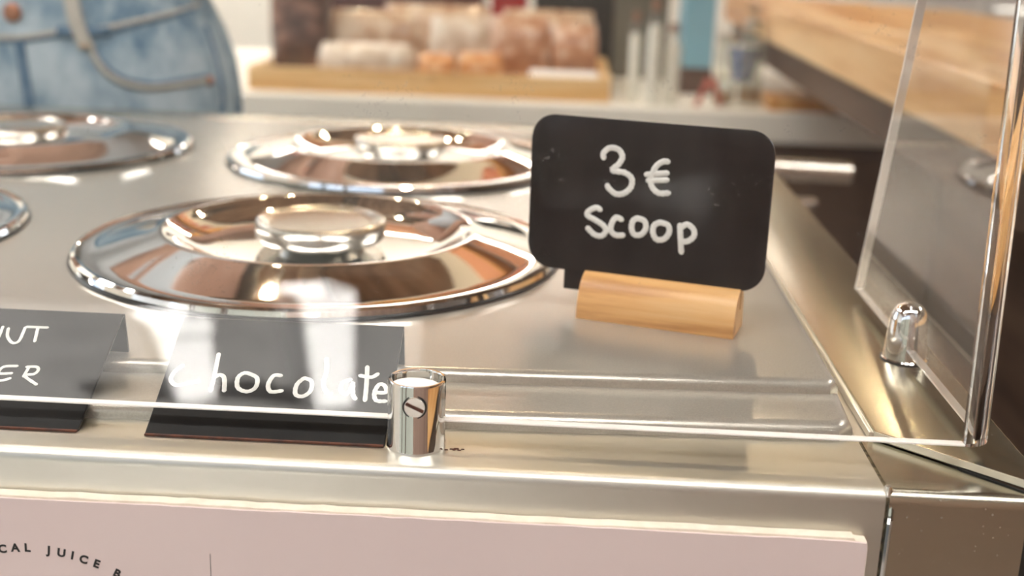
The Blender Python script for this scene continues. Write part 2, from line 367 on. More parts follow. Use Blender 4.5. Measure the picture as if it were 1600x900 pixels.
obj('acrylic_panel', sheet([(XO, ys, ZB+E_), (XO, yb0, ZB+E_), (XO, yb1, ZT), (XO, ys+lean(ZT), ZT), (XO-TH, ys, ZB+E_), (XO-TH, yb0, ZB+E_), (XO-TH, yb1, ZT), (XO-TH, ys+lean(ZT), ZT)]), ACRYL2, sg)
obj('polished_edge', box(XO-TH, XO, ys, yb0, ZB, ZB+E_, bev=.0004), mat('clear_edge', (.9, .87, .83), .12, 0., **{'Transmission Weight': .75, 'IOR': 1.4}), sg)
b = bmesh.new(); ring = []
for z in (ZB, ZT): ring.append([(XO-TH, sy(z), z), (XO, sy(z), z), (XO, sy(z)+.0012, z), (XO-TH, sy(z)+.0012, z)])
obj('polished_edge', loft(ring), PEDGE, sg)
rings = []
for z in [ZB+(ZT-ZB)*i/6 for i in range(7)]:
    o_, i_ = [], []
    for k in range(13):
        a = -PI/2+PI/2*k/12; cx, cy = XO-RB, YF+RB+lean(z)
        o_.append((cx+RB*math.cos(a), cy+RB*math.sin(a), z)); i_.append((cx+(RB-TH)*math.cos(a), cy+(RB-TH)*math.sin(a), z))
    rings.append(o_+i_[::-1])
obj('bent_corner', loft(rings), BEND, sg, True)

# clamps ------------------------------------------------------------
def barrel(bmsrc, half):     # cut the slot for the sheet
    bm = bmsrc
    g = bm.verts[:]+bm.edges[:]+bm.faces[:]
    bmesh.ops.bisect_plane(bm, geom=g, plane_co=(0, half, 0), plane_no=(0, 1 if half < 0 else -1, 0), clear_outer=True)
    bmesh.ops.holes_fill(bm, edges=[e for e in bm.edges if e.is_boundary], sides=0); return bm
RC = .0090
cl = thing('glass_clamp', 'round chrome clamp with slotted screw holding the front edge of the guard', 'clamp', (.0768, -.2338, 0))
cup = [(0, 0), (RC+.0002, 0), (RC+.0002, .0008), (RC, .0012), (RC, .0215), (RC-.0003, .0221), (RC-.0009, .0221), (RC-.0012, .0214), (RC-.0012, .0175), (0, .0175)]
low = [(0, .0001), (RC-.0003, .0001), (RC-.0003, .0072), (0, .0072)]
obj('barrel', barrel(lathe(cup, 64), -.0017), CHROME2, cl, True)
obj('barrel', barrel(lathe(cup, 64), .0026), CHROME2, cl, True)
obj('base', lathe(low, 64), CHROME2, cl, True)
dome = [(0, .0228), (.003, .0226), (.0055, .0220), (.0072, .0212), (.0077, .0205), (.0077, .0165), (0, .0165)]
obj('plug', barrel(lathe(dome, 48), -.0017), PLUG, cl, True)
sc = bmesh.new(); lathe([(0, 0), (.0031, 0), (.0033, -.0004), (.0033, -.003)], 32, sc)
bmesh.ops.rotate(sc, verts=sc.verts[:], cent=(0, 0, 0), matrix=Matrix.Rotation(PI/2, 3, 'X')); bmesh.ops.translate(sc, verts=sc.verts[:], vec=(.0004, -RC-.0002, .0158))
s1 = obj('screw', sc, SATIN, cl, True)
rg = bmesh.new(); lathe([(.0034, .0), (.0037, 0), (.0037, -.004), (.0034, -.004), (.0034, 0)], 32, rg)
bmesh.ops.rotate(rg, verts=rg.verts[:], cent=(0, 0, 0), matrix=Matrix.Rotation(PI/2, 3, 'X')); bmesh.ops.translate(rg, verts=rg.verts[:], vec=(.0004, -RC+.0001, .0158))
obj('screw_ring', rg, BLACKP, s1, True)
sb = box(-.0029, .0029, -.0003, .0003, -.00045, .00045); bmesh.ops.rotate(sb, verts=sb.verts[:], cent=(0, 0, 0), matrix=Matrix.Rotation(.42, 3, 'Y')); bmesh.ops.translate(sb, verts=sb.verts[:], vec=(.0004, -RC-.0002, .0158))
obj('slot', sb, RUST, s1)
# side clamp: domed stud, slot along the side panel
sd = thing('glass_clamp', 'domed chrome stud clamp on the right rim holding the side of the guard', 'clamp', (.25105, -.138, .0032), PI/2)
dm = [(0, 0), (.0084, 0), (.0084, .0006), (.0080, .001), (.0070, .0155), (.0062, .0190), (.0045, .0212), (.002, .0222), (0, .0224)]
lw = [(0, 0), (.0084, 0), (.0084, .0006), (.0080, .001), (.0078, .0038), (0, .0038)]
obj('barrel', lathe(dm, 64), CHROME2, sd, True); obj('foot_ring', lathe([(.0085, 0), (.0089, 0), (.0089, .0006), (.0085, .0006), (.0085, 0)], 48), BLACKP, sd, True)
rs = bmesh.new()
for i in range(9):
    a = rnd.uniform(0, 6.28); bx(rs, *(lambda x, y, s: (x-s, x+s*1.4, y-s*.5, y+s*.5, 0.0, s*.5))(.0883+rnd.gauss(0, .0016), -.2365+rnd.gauss(0, .0008), rnd.uniform(.0003, .0007)))
tag(obj('crumb', rs, RUST, None, kind='stuff'), 'reddish brown dried crumbs on the rim right of the front clamp', 'crumbs')

# ------------------------------------------------------------------ flavour labels
ey = Vector((0, .8735, .4868)); ex = Vector((1, 0, 0)); LEN = .0509
CHOC = [[[-2.9, 29.15], [-4.81, 26.26], [-5.23, 22.81], [-2.83, 20.58], [1.03, 21.84], [3.96, 22.69]], [[7.72, 34.73], [8.48, 25.71], [8.76, 18.94]], [[8.54, 24.34], [10.03, 25.8], [11.89, 24.55], [13.1, 19.21]], [[19.21, 27.05], [22.48, 25.2], [22.8, 21.15], [20.34, 19.32], [17.16, 20.8], [16.28, 24.82], [17.65, 26.96], [19.21, 27.05]], [[30.03, 26.69], [27.71, 26.55], [26.64, 22.73], [28.01, 19.79], [31.52, 20.34]], [[37.72, 26.14], [40.29, 24.93], [40.73, 20.91], [38.59, 18.44], [36.12, 19.29], [35.89, 23.3], [37.72, 26.14]], [[43.59, 34.82], [44.51, 29.3], [44.27, 24.5], [45.96, 20.56], [47.61, 19.99]], [[52.82, 26.38], [50.45, 24.88], [50.46, 21.5], [52.46, 20.29], [53.74, 23.73], [53.8, 25.08], [54.5, 20.42], [55.56, 18.49]], [[57.46, 32.18], [58.27, 24.68], [58.71, 18.02]], [[55.67, 28.27], [59.39, 27.81], [61.27, 29.3]], [[61.31, 21.5], [64.89, 21.72], [64.28, 24.37], [62.39, 24.93], [61.31, 21.5], [62.27, 18.24], [65.36, 18.1]]]
NUT = [[[-97, 35.8], [-97, 42.6]], [[-97, 42.6], [-92.6, 42.4], [-92.4, 39.4], [-97, 39.0]], [[-84.8, 42.5], [-89.6, 42.4], [-89.6, 35.8], [-84.8, 35.7]], [[-89.6, 39.2], [-85.8, 39.2]], [[-82.6, 35.8], [-79.4, 42.5], [-76.2, 35.8]], [[-81.4, 38.2], [-77.4, 38.2]],
 [[-93, 18.6], [-93, 25.2], [-89.4, 24.6], [-90, 22.3], [-93, 22.0]], [[-93, 22.0], [-88.8, 20.9], [-89.6, 18.9], [-93, 18.6]], [[-86.2, 25.0], [-86.0, 20.4], [-83.6, 18.6], [-81.4, 20.6], [-81.2, 25.0]], [[-79.4, 25.0], [-73.6, 25.0]], [[-76.5, 25.0], [-76.4, 18.8]],
 [[-72.3, 35.6], [-72.24, 42.46], [-67.6, 35.85], [-67.55, 42.38]], [[-65.41, 41.77], [-64.41, 38.17], [-61.81, 35.44], [-59.94, 36.27], [-59.83, 40.65], [-59.91, 42.48]], [[-59.5, 42.88], [-52.41, 42.95]], [[-55.63, 42.75], [-54.63, 36.6]], [[-56.7, 25.49], [-61.0, 24.88], [-61.58, 22.08], [-57.44, 22.33]], [[-61.58, 22.08], [-61.64, 19.34], [-59.46, 19.13], [-57.2, 20.16]], [[-52.68, 25.39], [-53.09, 21.23]], [[-53.46, 25.34], [-50.34, 25.53], [-49.26, 24.22], [-50.08, 22.44], [-52.95, 21.58], [-47.84, 18.15]], [[-71.13, 24.95], [-64.17, 24.82]], [[-67.39, 24.9], [-66.53, 19.04]]]
def label(x0, x1, text, lab):
    k = thing('flavour_label', lab, 'label', ((x0+x1)/2, -.2375, 0), 0)
    h = (x1-x0)/2; th = .0011
    A, B = Vector((0, 0, .0002)), ey*LEN+Vector((0, 0, .0002)); n = ex.cross(ey)
    Y = lambda p: (p.y, p.z)
    front = [Y(A), Y(B), Y(B-n*th), Y(A-n*th+Vector((0, .0012, .0005)))]
    obj('face', prism([p for p in front], -h, h, .0003, 2, ax='x'), BLACKP, k)
    Bk = Vector((0, .0470, .0103)); d = (Bk-(B-n*th*.5)).normalized(); q = Vector((0, d.z, -d.y))*th
    T0 = B-n*th*.6
    obj('leg', prism([Y(T0), Y(Bk), Y(Bk-q), Y(T0-q)], -h, h, ax='x'), BLACKP, k)
    obj('foot_edge', prism([(-.0002, .0001), (.0018, .0001), (.0018, .0006), (-.0002, .0007)], -h*.995, h*.995, ax='x'), RUST, k)
    fr = (Vector((-(x0+x1)/2, 0, .0002))-n*0, ex, ey)
    handwriting(text, .00055 if text is NUT else .00075, fr, k, CHALK)
    return k
label(-.1030, -.0288, NUT, 'black tent label reading peanut butter, cut by the left frame edge')
label(-.0078, .0672, CHOC, 'black tent label reading chocolate beside the chrome clamp')

# ------------------------------------------------------------------ price sign
ang = math.radians(-17.53)
ps = thing('price_sign', 'small black chalkboard reading 3 euro scoop in a slotted wooden base', 'sign', (.1261, -.1263, .0101), ang)
SIGN = [[[5.0, 62.26], [4.9, 64.23], [7.38, 66.32], [10.79, 65.85], [12.4, 63.26], [11.11, 60.39], [8.66, 57.74], [13.54, 57.32], [16.46, 55.39], [16.44, 52.07], [14.01, 49.39], [10.65, 48.71], [7.69, 50.65], [7.06, 51.7]], [[30.17, 63.02], [28.21, 62.84], [25.6, 60.64], [24.01, 56.12], [24.66, 52.88], [27.36, 50.73], [31.2, 51.12]], [[22.15, 57.36], [30.14, 58.67]], [[22.96, 55.14], [30.31, 56.07]], [[4.73, 41.93], [2.97, 42.53], [0.17, 40.88], [-0.32, 39.12], [2.65, 37.74], [6.21, 35.86], [7.48, 33.72], [5.87, 31.6], [2.96, 31.73], [0.06, 34.04]], [[13.49, 38.92], [11.18, 39.45], [9.61, 36.8], [9.54, 33.95], [11.58, 32.48], [14.42, 32.8]], [[19.65, 40.14], [22.52, 39.34], [23.25, 36.61], [21.73, 33.97], [18.92, 33.54], [17.64, 35.99], [18.03, 38.85], [19.65, 40.14]], [[28.67, 39.45], [31.83, 38.68], [32.46, 35.96], [30.76, 33.19], [27.78, 32.63], [26.15, 35.25], [26.52, 38.09], [28.67, 39.45]], [[36.45, 39.19], [37.02, 34.24], [37.74, 28.73]], [[36.74, 38.11], [39.15, 39.82], [41.8, 38.12], [42.0, 35.37], [39.63, 33.2], [37.1, 33.13]]]
outl = rrect(-.0244, .0697, .0162, .0773, .0092, 8)
# board outline with the tongue that sits in the slot
bm = prism(outl, .0100, .0118, .0004, 2, ax='y'); obj('board', bm, BOARD, ps, True)
obj('tongue', box(-.0088, .0560, .0101, .0117, .0084, .0170), BOARD, ps)
prof = [(0, 0), (.0186, 0), (.0190, .0006), (.0188, .0090), (.0170, .0140), (.0146, .0166), (.0122, .0171), (.0122, .0085), (.0096, .0085), (.0096, .0170), (.0070, .0160), (.0045, .0142), (.0022, .0112), (.0006, .0072), (0, .0035)]
prof = prof[:2]+[tuple(p) for p in (smoothline([Vector((a, b, 0)) for a, b in prof[1:7]], 4))][1:]+prof[7:9]+[tuple(p) for p in smoothline([Vector((a, b, 0)) for a, b in prof[9:]], 4)]
prof = [(p[0], p[1]) for p in prof]
obj('wooden_base', prism(prof, 0.0, .0616, 0, ax='x'), PINEB, ps, True)
handwriting(SIGN, .00112, (Vector((0, .0100, 0)), Vector((1, 0, 0)), Vector((0, 0, 1))), ps, CHALK)

# ------------------------------------------------------------------ pink panel with the arc of letters
pk = thing('menu_panel', 'pale pink board with chipped cream edge and arched black lettering on the counter front', 'panel', (0, -.2521, -.0130))
top = [(-.62, -.0004)]; x = -.62; xs = []
while x < .2115: xs.append(x); x += rnd.uniform(.004, .010)
edge = [(x, rnd.uniform(-.0003, .0002)) for x in xs]+[(.2082, 0), (.2086, -.0009), (.2120, -.0012)]
poly = [(-.62, -.42), (.2112, -.42), (.2124, -.0030)]+edge[::-1]
obj('core', prism(poly, -.0042, -.0001, ax='y'), CORE, pk)
edge2 = [(x, -.0006+rnd.uniform(-.00025, .0001)) for x, _ in edge[:-3]]+[(.2118, -.0012)]
obj('laminate', prism([(-.62, -.42), (.2108, -.42), (.2121, -.0034)]+edge2[::-1], -.0049, -.0042, ax='y'), PINK, pk)
arc = [('C', (-46.16, -30.85), .06), ('A', (-42.16, -30.24), .03), ('L', (-38.44, -30.03), -.02), ('J', (-31.81, -30.45), -.10), ('U', (-28.02, -31.15), -.16), ('I', (-24.66, -31.82), -.21), ('C', (-21.29, -32.97), -.27), ('E', (-17.42, -34.2), -.34), ('B', (-11.29, -37.09), -.46)]
lb = bmesh.new()
for ch, (x, z), a in arc:
    cu = bpy.data.curves.new('letter', 'FONT'); cu.body = ch; cu.size = .0037; cu.align_x = 'CENTER'; cu.align_y = 'CENTER'; cu.offset = .00015; cu.extrude = .00004; cu.resolution_u = 6
    to = bpy.data.objects.new('letter', cu); C.objects.link(to); bpy.context.view_layer.update()
    me = bpy.data.meshes.new_from_object(to.evaluated_get(bpy.context.evaluated_depsgraph_get()))
    me.transform(Matrix.Translation((x/1000, -.00495, z/1000+.0130)) @ Matrix.Rotation(a, 4, 'Y').inverted() @ Matrix.Rotation(PI/2, 4, 'X'))
    lb.from_mesh(me); bpy.data.objects.remove(to); bpy.data.curves.remove(cu); bpy.data.meshes.remove(me)
obj('lettering', lb, INK, pk)
obj('printed_line', box(.01755, .01768, -.00500, -.00492, -.040, -.0157), INK, pk)

# ------------------------------------------------------------------ wooden worktop on the right
WOODS = [wood('oak_stave', (.74, .42, .16), (.80, .51, .23), (.58, .28, .09), 'y', .55, .35), wood('oak_stave_warm', (.70, .37, .13), (.77, .46, .19), (.55, .25, .08), 'y', .6, .35), wood('oak_stave_pale', (.76, .49, .24), (.82, .58, .32), (.60, .34, .15), 'y', .5, .35)]
wt = thing('wooden_worktop', 'thick butcher block wooden worktop with dark apron and legs right of the freezer', 'worktop', (.43, 0, FZ))
XW, ZW0, ZW1 = .43, .0105, .0625
nst = 6; sw = .055
for r in range(nst):
    y = -.55
    cuts = {0: [.34, .93, 1.40], 1: [-.1, .55, 1.0, 1.55], 2: [.2, .8, 1.3], 3: [.0, .6, 1.2], 4: [.35, 1.0], 5: [.1, .7, 1.35]}[r]
    yend = 1.96-r*.085
    for yc in [c for c in cuts if c < yend-.1]+[yend]:
        o = obj('stave', box(r*sw+.0004, (r+1)*sw-.0004, y+.0004, yc-.0004, ZW0-FZ, ZW1-FZ, bev=.0012, seg=1), WOODS[rnd.randrange(3)], wt); y = yc
BROWN = wood('dark_cabinet_wood', (.075, .045, .03), (.10, .062, .04), (.05, .03, .02), 'y', .4, .45)
obj('apron', box(.008, .030, -.5, 1.88, -.032-FZ, ZW0-FZ), BROWN, wt)
obj('panel', box(.30, .325, -.5, 1.62, .02, ZW0-FZ), BROWN, wt)
for x in (.01, .245): obj('leg', box(x, x+.05, -.5, -.45, 0, ZW0-FZ), BROWN, wt)

# ------------------------------------------------------------------ rear table and what stands on it
CREAM = noisy('cream_laminate', (.90, .87, .79), (.87, .84, .76), 8, .4)
bt = thing('storage_table', 'cream back table across the rear carrying tray, bags and bottles', 'table', (0, 1.3, FZ))
ZTB = -.0905
obj('tabletop', box(-1.6, .722, 0, .75, ZTB-.047-FZ, ZTB-FZ, bev=.004), CREAM, bt)
DKB = noisy('dark_brown_panel', (.10, .06, .04), (.14, .085, .055), 10, .5)
obj('cabinet', box(-1.58, .715, .05, .73, .08, ZTB-.047-FZ), DKB, bt)
for x in (-1.57, -.81, -.05): obj('door', box(x, x+.75, .035, .05, .1, .74, bev=.003), DKB, bt)
obj('plinth', box(-1.55, .70, .10, .7, 0, .08), BLACKP, bt)
TRAYW = wood('tray_wood', (.72, .46, .20), (.78, .55, .28), (.60, .35, .13), 'x', .6, .5)
ty = thing('wooden_tray', 'shallow light wood tray full of bagged biscuits on the rear table', 'tray', (-.10, 1.34, ZTB))
TX = .287
obj('base', box(-TX, TX, .01, .36, .0, .012), TRAYW, ty)
obj('tray_board', box(-TX, TX, 0, .012, 0, .037, bev=.002), TRAYW, ty); obj('tray_board', box(-TX, TX, .36, .372, 0, .037, bev=.002), TRAYW, ty)
obj('tray_board', box(-TX, -TX+.012, .012, .36, 0, .037), TRAYW, ty); obj('tray_board', box(TX-.012, TX, .012, .36, 0, .037), TRAYW, ty)
def pillow(w, h, d, seed=0, nz=12, nr=20):
    r = random.Random(seed); rings = []; ph = [r.uniform(0, 6.28) for _ in range(6)]
    for i in range(nz+1):
        t = i/nz; e = math.sin(PI*min(max((t-.04)/.92, 0), 1))**.45
        ring = []
        for j in range(nr):
            a = 2*PI*j/nr; ca, sa = math.cos(a), math.sin(a)
            k = 1+.07*math.sin(3*a+ph[0]+5*t)+.05*math.sin(7*a+ph[1]-9*t)
            x = w/2*math.copysign(abs(ca)**.6, ca)*(.86+.14*e if 0 < i < nz else .9); y = d/2*math.copysign(abs(sa)**.8, sa)*e*k
            if i in (0, nz): y = d*.03*sa
            ring.append((x, y, h*t))
        rings.append(ring)
    return loft(rings)
def bagmat(name, c1, c2, c3, sc_=38):
    m = mat(name, c1, .32, **{'Coat Weight': .6, 'Coat Roughness': .12})
    f = noise(m, coords(m), sc_, 3); L(m, ramp(m, f, [(.36, c1), (.5, c2), (.62, c3)]).outputs[0], bsdf(m).inputs['Base Color']); bump(m, noise(m, coords(m), 60, 3), .6, .004); return m
TAN = bagmat('bag_tan', (.42, .24, .14), (.60, .42, .28), (.75, .62, .48))
BISC = bagmat('bag_biscuit', (.38, .17, .09), (.52, .27, .15), (.70, .50, .38))
PALE = bagmat('bag_pale', (.55, .42, .30), (.68, .56, .44), (.80, .74, .64))
ORNG = bagmat('bag_orange', (.55, .22, .06), (.66, .30, .09), (.72, .42, .20), 60)
DARKB = bagmat('bag_dark', (.06, .025, .02), (.12, .05, .035), (.26, .13, .09), 30)
def bag(x, y, z, w, h, d, m, lab, cat='bag', rx=0, rz=0, seed=0):
    o = obj('snack_bag', pillow(w, h, d, seed), m, None, True); o.location = (x, y, z); o.rotation_euler = (rx, 0, rz); o['group'] = 'snack bags in the tray'
    return tag(o, lab, cat, 'snack bags in the tray')
zt = ZTB+.0125
bag(-.323, 1.44, zt, .10, .20, .06, DARKB, 'dark brown snack bag standing at the left end of the tray', seed=1, rx=-.06)
bag(-.205, 1.395, zt, .16, .062, .055, PALE, 'pale bag lying low at the front left of the tray', rx=0, seed=2)
bag(-.205, 1.47, zt, .16, .110, .05, TAN, 'tan snack bag upright behind the low pale bag', rx=-.05, seed=3)
bag(-.062, 1.47, zt, .105, .106, .05, PALE, 'pale crinkled bag standing in the middle of the tray', rx=-.05, seed=4)
bag(-.092, 1.39, zt, .06, .050, .045, ORNG, 'left of the two small orange bags in the tray', seed=5)
bag(-.022, 1.39, zt, .072, .054, .045, ORNG, 'right of the two small orange bags in the tray', seed=6)
bag(.036, 1.47, zt, .105, .108, .05, BISC, 'reddish brown bag standing right of the pale crinkled bag', rx=-.05, seed=7)
bag(.127, 1.47, zt, .08, .098, .045, BISC, 'brown biscuit bag at the right end of the tray', rx=-.05, seed=8)
bag(.081, 1.56, zt, .17, .115, .05, TAN, 'tan bag at the back right of the tray', rx=-.05, seed=9)
bag(-.11, 1.56, zt, .20, .118, .05, TAN, 'long tan bag at the back of the tray', rx=-.05, seed=10)
PAPER = mat('white_paper', (.84, .83, .80), .7)
np_ = obj('napkin', prism(rrect(-.056, .056, -.035, .035, .004, 3), 0, .012, .001, 2), PAPER, None, True); np_.location = (.112, 1.398, zt+.0085); np_.rotation_euler = (.2, 0, 0)
tag(np_, 'folded white napkin stack at the front right of the tray', 'napkin')
# boxes behind the tray
def carton(x0, x1, y0, y1, h, m, lab):
    k = thing('carton', lab, 'box', ((x0+x1)/2, (y0+y1)/2, ZTB)); w, d = (x1-x0)/2, (y1-y0)/2
    obj('body', box(-w, w, -d, d, .0003, h*.8), m, k); obj('flap', box(-w*.99, w*.99, -d*.99, d*.99, h*.8, h, bev=.003), m, k); return k
carton(-.37, -.05, 1.76, 1.90, .30, mat('maroon_card', (.065, .018, .02), .5), 'dark maroon carton behind the biscuit bags')
carton(-.03, .035, 1.76, 1.86, .29, mat('red_card', (.32, .02, .025), .45), 'small red carton behind the tray')
carton(.05, .25, 1.76, 1.92, .30, mat('black_card', (.02, .025, .025), .5), 'black carton behind the right end of the tray')
carton(.308, .362, 1.50, 1.62, .044, mat('brown_card', (.10, .06, .045), .6), 'flat dark brown box under the pale blue carton')
bc = carton(.310, .360, 1.50, 1.62, .27, mat('blue_card', (.20, .40, .50), .5), 'pale blue carton standing on the flat dark brown box'); bc.location.z += .0445
OLV = noisy('olive_card', (.12, .115, .09), (.16, .15, .12), 9, .5)
carton(.20, .30, 1.72, 1.75, .25, OLV, 'olive grey carton behind the milky bottles')
# bottles and jars
GLS = clear('bottle_glass', 1.6, (.93, .94, .92), .12)
MILK = mat('milky_filling', (.88, .85, .78), .35)
CAP = mat('brown_cap', (.25, .13, .08), .5)
def bottle(x, y, h, r, lab, cap=True):
    k = thing('bottle', lab, 'bottle', (x, y, ZTB), 0, 'milky bottles on the rear table')
    obj('filling', lathe([(0, .004), (r-.003, .004), (r-.003, h*.72), (r*.55, h*.80), (0, h*.80)], 28), MILK, k, True)
    obj('glass', lathe([(0, .0005), (r, .0005), (r, h*.74), (r*.6, h*.84), (r*.45, h*.9), (r*.45, h)], 28), GLS, k, True)
    obj('stopper', lathe([(0, h*.93), (r*.5, h*.93), (r*.52, h*1.04), (0, h*1.05)], 20), CAP, k, True)
bottle(.222, 1.36, .135, .0105, 'slim milky bottle nearest the tray')
bottle(.250, 1.335, .155, .0125, 'tall milky bottle in the middle of the three')
bottle(.281, 1.35, .120, .014, 'milky bottle farthest from the tray, left of the blue carton')
def jar(x, y, h, r, lab):
    k = thing('glass_jar', lab, 'jar', (x, y, ZTB), 0, 'glass jars on the rear table')
    obj('glass', lathe([(0, .001), (r, .001), (r*1.03, h*.1), (r, h*.85), (r*.85, h*.92), (r*.9, h), (r*.82, h), (r*.8, h*.9), (r*.92, h*.8), (r*.93, .008), (0, .008)], 32), GLS, k, True)
    obj('contents', lathe([(0, .009), (r*.9, .009), (r*.9, h*.22), (0, h*.24)], 28), noisy('jar_contents', (.30, .16, .07), (.45, .28, .15), 90, .6), k, True)
    obj('lid', lathe([(0, h*1.0), (r*.95, h*1.0), (r*.95, h*1.07), (0, h*1.08)], 28), mat('jar_lid', (.5, .47, .42), .3, .8), k, True)
jar(.362, 1.34, .105, .0165, 'narrow glass jar behind the top right corner of the sign')
jar(.405, 1.36, .125, .0185, 'taller glass jar beside the worktop end')
cu_ = thing('bowl', 'small blue and white bowl on the low white box by the worktop', 'bowl', (.405, 1.45, ZTB+.0305))
carton(.375, .434, 1.415, 1.485, .030, PAPER, 'low white box under the small blue and white bowl')
obj('body', lathe([(0, .001), (.014, .001), (.02, .02), (.027, .055), (.025, .055), (.017, .02), (0, .006)], 32), mat('blue_glaze', (.14, .2, .38), .15), cu_, True)
obj('rim', lathe([(.0255, .055), (.0275, .055), (.0275, .060), (.0255, .060), (.0255, .055)], 32), WHITE, cu_, True)
ra = thing('red_stand', 'small red A shaped stand at the front edge of the rear table', 'stand', (.339, 1.325, ZTB+.0004), .2)
REDP = mat('red_plastic', (.50, .14, .10), .35)
obj('leg', tube([(-.020, 0, .003), (-.004, 0, .045)], .0045), REDP, ra, True); obj('leg', tube([(.020, 0, .003), (.004, 0, .045)], .0045), REDP, ra, True); obj('crossbar', tube([(-.007, 0, .037), (.007, 0, .037)], .007), REDP, ra, True)
cb = obj('chopping_board', box(-.085, .085, -.045, .045, 0, .022, bev=.004), WOODS[1], None); cb.location = (.515, 1.36, ZTB+.0002)
tag(cb, 'orange brown chopping board lying on the rear table under the worktop end', 'board')
# bright rail and bracket beyond the rear right corner of the freezer
rl = thing('towel_rail', 'short steel rail with bracket behind the right end of the freezer', 'rail', (.30, .47, -.03))
obj('bar', tube([(-.10, 0, 0), (.066, 0, -.003)], .0100, n=16), SATIN, rl, True); obj('bracket', box(.020, .040, -.012, .004, -.034, -.026, bev=.003), SATIN, rl); obj('upright', box(-.09, -.075, -.006, .006, FZ+.03, -.004), ALU, rl)

# ------------------------------------------------------------------ unseen wall shelf and canisters, added to colour the lid reflections
sh = thing('added_wall_shelf', 'added wooden wall shelf with two boards above the rear table', 'shelf', (0, 2.2, .75))
for z in (0, .38): obj('shelf_board', box(-1.6, .6, -.02, .28, z, z+.03), WOODS[1], sh)
for x in (-1.5, -.5, .5): obj('bracket', box(x, x+.03, .0, .28, -.12, 0), ALU, sh)
ORD = ('first', 'second', 'third', 'fourth', 'fifth', 'sixth', 'seventh', 'eighth', 'ninth', 'tenth', 'eleventh')
ul = thing('strip_fill_light', 'slim added light strip under the lower board of the wall shelf', 'lamp', (-.5, 2.24, .722))  # added unseen strip that brightens the rear wall and table
obj('housing', box(-.98, .98, -.03, .03, .010, .0275), ALU, ul); obj('diffuser', box(-.97, .97, -.025, .025, 0, .0098), emit('strip_fill_diffuser', (1, .95, .88), 15), ul)
cols = [(.55, .22, .15), (.75, .72, .62), (.60, .28, .16), (.35, .52, .42), (.66, .34, .10), (.8, .8, .76), (.5, .2, .14), (.18, .08, .06)]
x = -1.5; i = 0
while x < .45:
    for z in (.0315, .4115):
        w = rnd.uniform(.12, .2); c = cols[(i*5+(3 if z > .1 else 0)) % 8]
        o = obj('canister', lathe([(0, 0), (.075, 0), (.075, .17), (.06, .2), (.06, .22), (0, .22)], 20) if i % 3 == 2 else box(-.085, .085, -.08, .08, 0, .2+.06*(i % 2), bev=.006), mat('canister_paint', c, .5), None, i % 3 == 2)
        o.location = (x+.1, 2.33, .75+z); tag(o, '%s added canister from the left on the %s board of the wall shelf' % (ORD[i//2], 'upper' if z > .1 else 'lower'), 'canister', 'canisters added on the wall shelf')
        i += 1
    x += .2

# ------------------------------------------------------------------ person in jeans behind the counter
SKIN = noisy('skin', (.55, .33, .24), (.60, .37, .28), 30, .5)
def denim():
    m = mat('denim', (.3, .4, .48), .85)
    f = noise(m, coords(m, (1, 1, 1)), 11, 4, .6); g = noise(m, coords(m, (1, 1, .6)), 30, 5, .65)
    a = N(m, 'ShaderNodeMath', operation='ADD'); L(m, f, a.inputs[0]); L(m, g, a.inputs[1])
    h = N(m, 'ShaderNodeMath', operation='MULTIPLY'); h.inputs[1].default_value = .5; L(m, a.outputs[0], h.inputs[0])
    L(m, ramp(m, h.outputs[0], [(.38, (.06, .14, .24)), (.46, (.22, .32, .41)), (.60, (.46, .55, .62))]).outputs[0], bsdf(m).inputs['Base Color'])
    bump(m, noise(m, coords(m), 900, 1), .3, .0006); return m
DENIM = denim(); THREAD = noisy('seam_thread', (.42, .40, .36), (.52, .49, .44), 300, .8); DENIMD = noisy('dark_denim', (.06, .13, .22), (.12, .2, .3), 60, .85)
PX, PY = -.37, .60
pp = thing('person', 'person in faded light blue jeans standing behind the freezer', 'person', (PX, PY, FZ))
H0 = -FZ
def bodyring(z, a, b, n=48, e=.82, cx=0, cy=0):
    r = []
    for i in range(n):
        t = 2*PI*i/n; c, s = math.cos(t), math.sin(t)
        r.append((cx+a*math.copysign(abs(c)**e, c), cy+b*math.copysign(abs(s)**e, s), z))
    return r
HIP = [(-.20, .205, .118), (-.14, .212, .124), (-.08, .215, .128), (-.03, .2155, .128), (.0, .2150, .126), (.03, .2105, .122), (.06, .200, .117), (.09, .185, .111), (.12, .172, .106), (.135, .168, .104)]
HIP = [(z, a-.05, b+.004) for z, a, b in HIP]
rings = [bodyring(z+H0, a, b) for z, a, b in HIP]
jn = obj('jeans', loft(rings), DENIM, pp, True)
for s in (-1, 1):
    rr = [bodyring(z, a, b, 28, .95, s*cx) for z, a, b, cx in ((.03, .055, .07, .09), (.1, .052, .065, .09), (.42, .062, .075, .088), (.62, .076, .098, .084), (.74, .080, .118, .083))]
    obj('trouser_leg', loft(rr), DENIM, jn, True)
    obj('shoe', loft([bodyring(.0, .045, .12, 24, .8, s*.092, -.05), bodyring(.02, .05, .13, 24, .8, s*.092, -.05), bodyring(.05, .046, .105, 24, .9, s*.091, -.03), bodyring(.09, .04, .06, 24, .9, s*.090, 0)]), WHITE, pp, True)
def hipsurf(u, z, off=0.):           # point on the front of the jeans at lateral position u (metres from the body axis)
    for (z0, a0, b0), (z1, a1, b1) in zip(HIP, HIP[1:]):
        if z0 <= z <= z1 or (z > z1 and z1 == HIP[-1][0]):
            t = (z-z0)/(z1-z0); a, b = a0+(a1-a0)*t, b0+(b1-b0)*t; break
    k = min(abs(u)/a, .9999); t = math.acos(k**(1/.82)); return Vector((u, -b*math.sin(t)**.82-off, z+H0))
def seam(name, pts, r, m, off=.001):
    P = smoothline([hipsurf(u, z, off) for u, z in pts], 6); return obj(name, tube(P, r, n=8), m, jn, True)
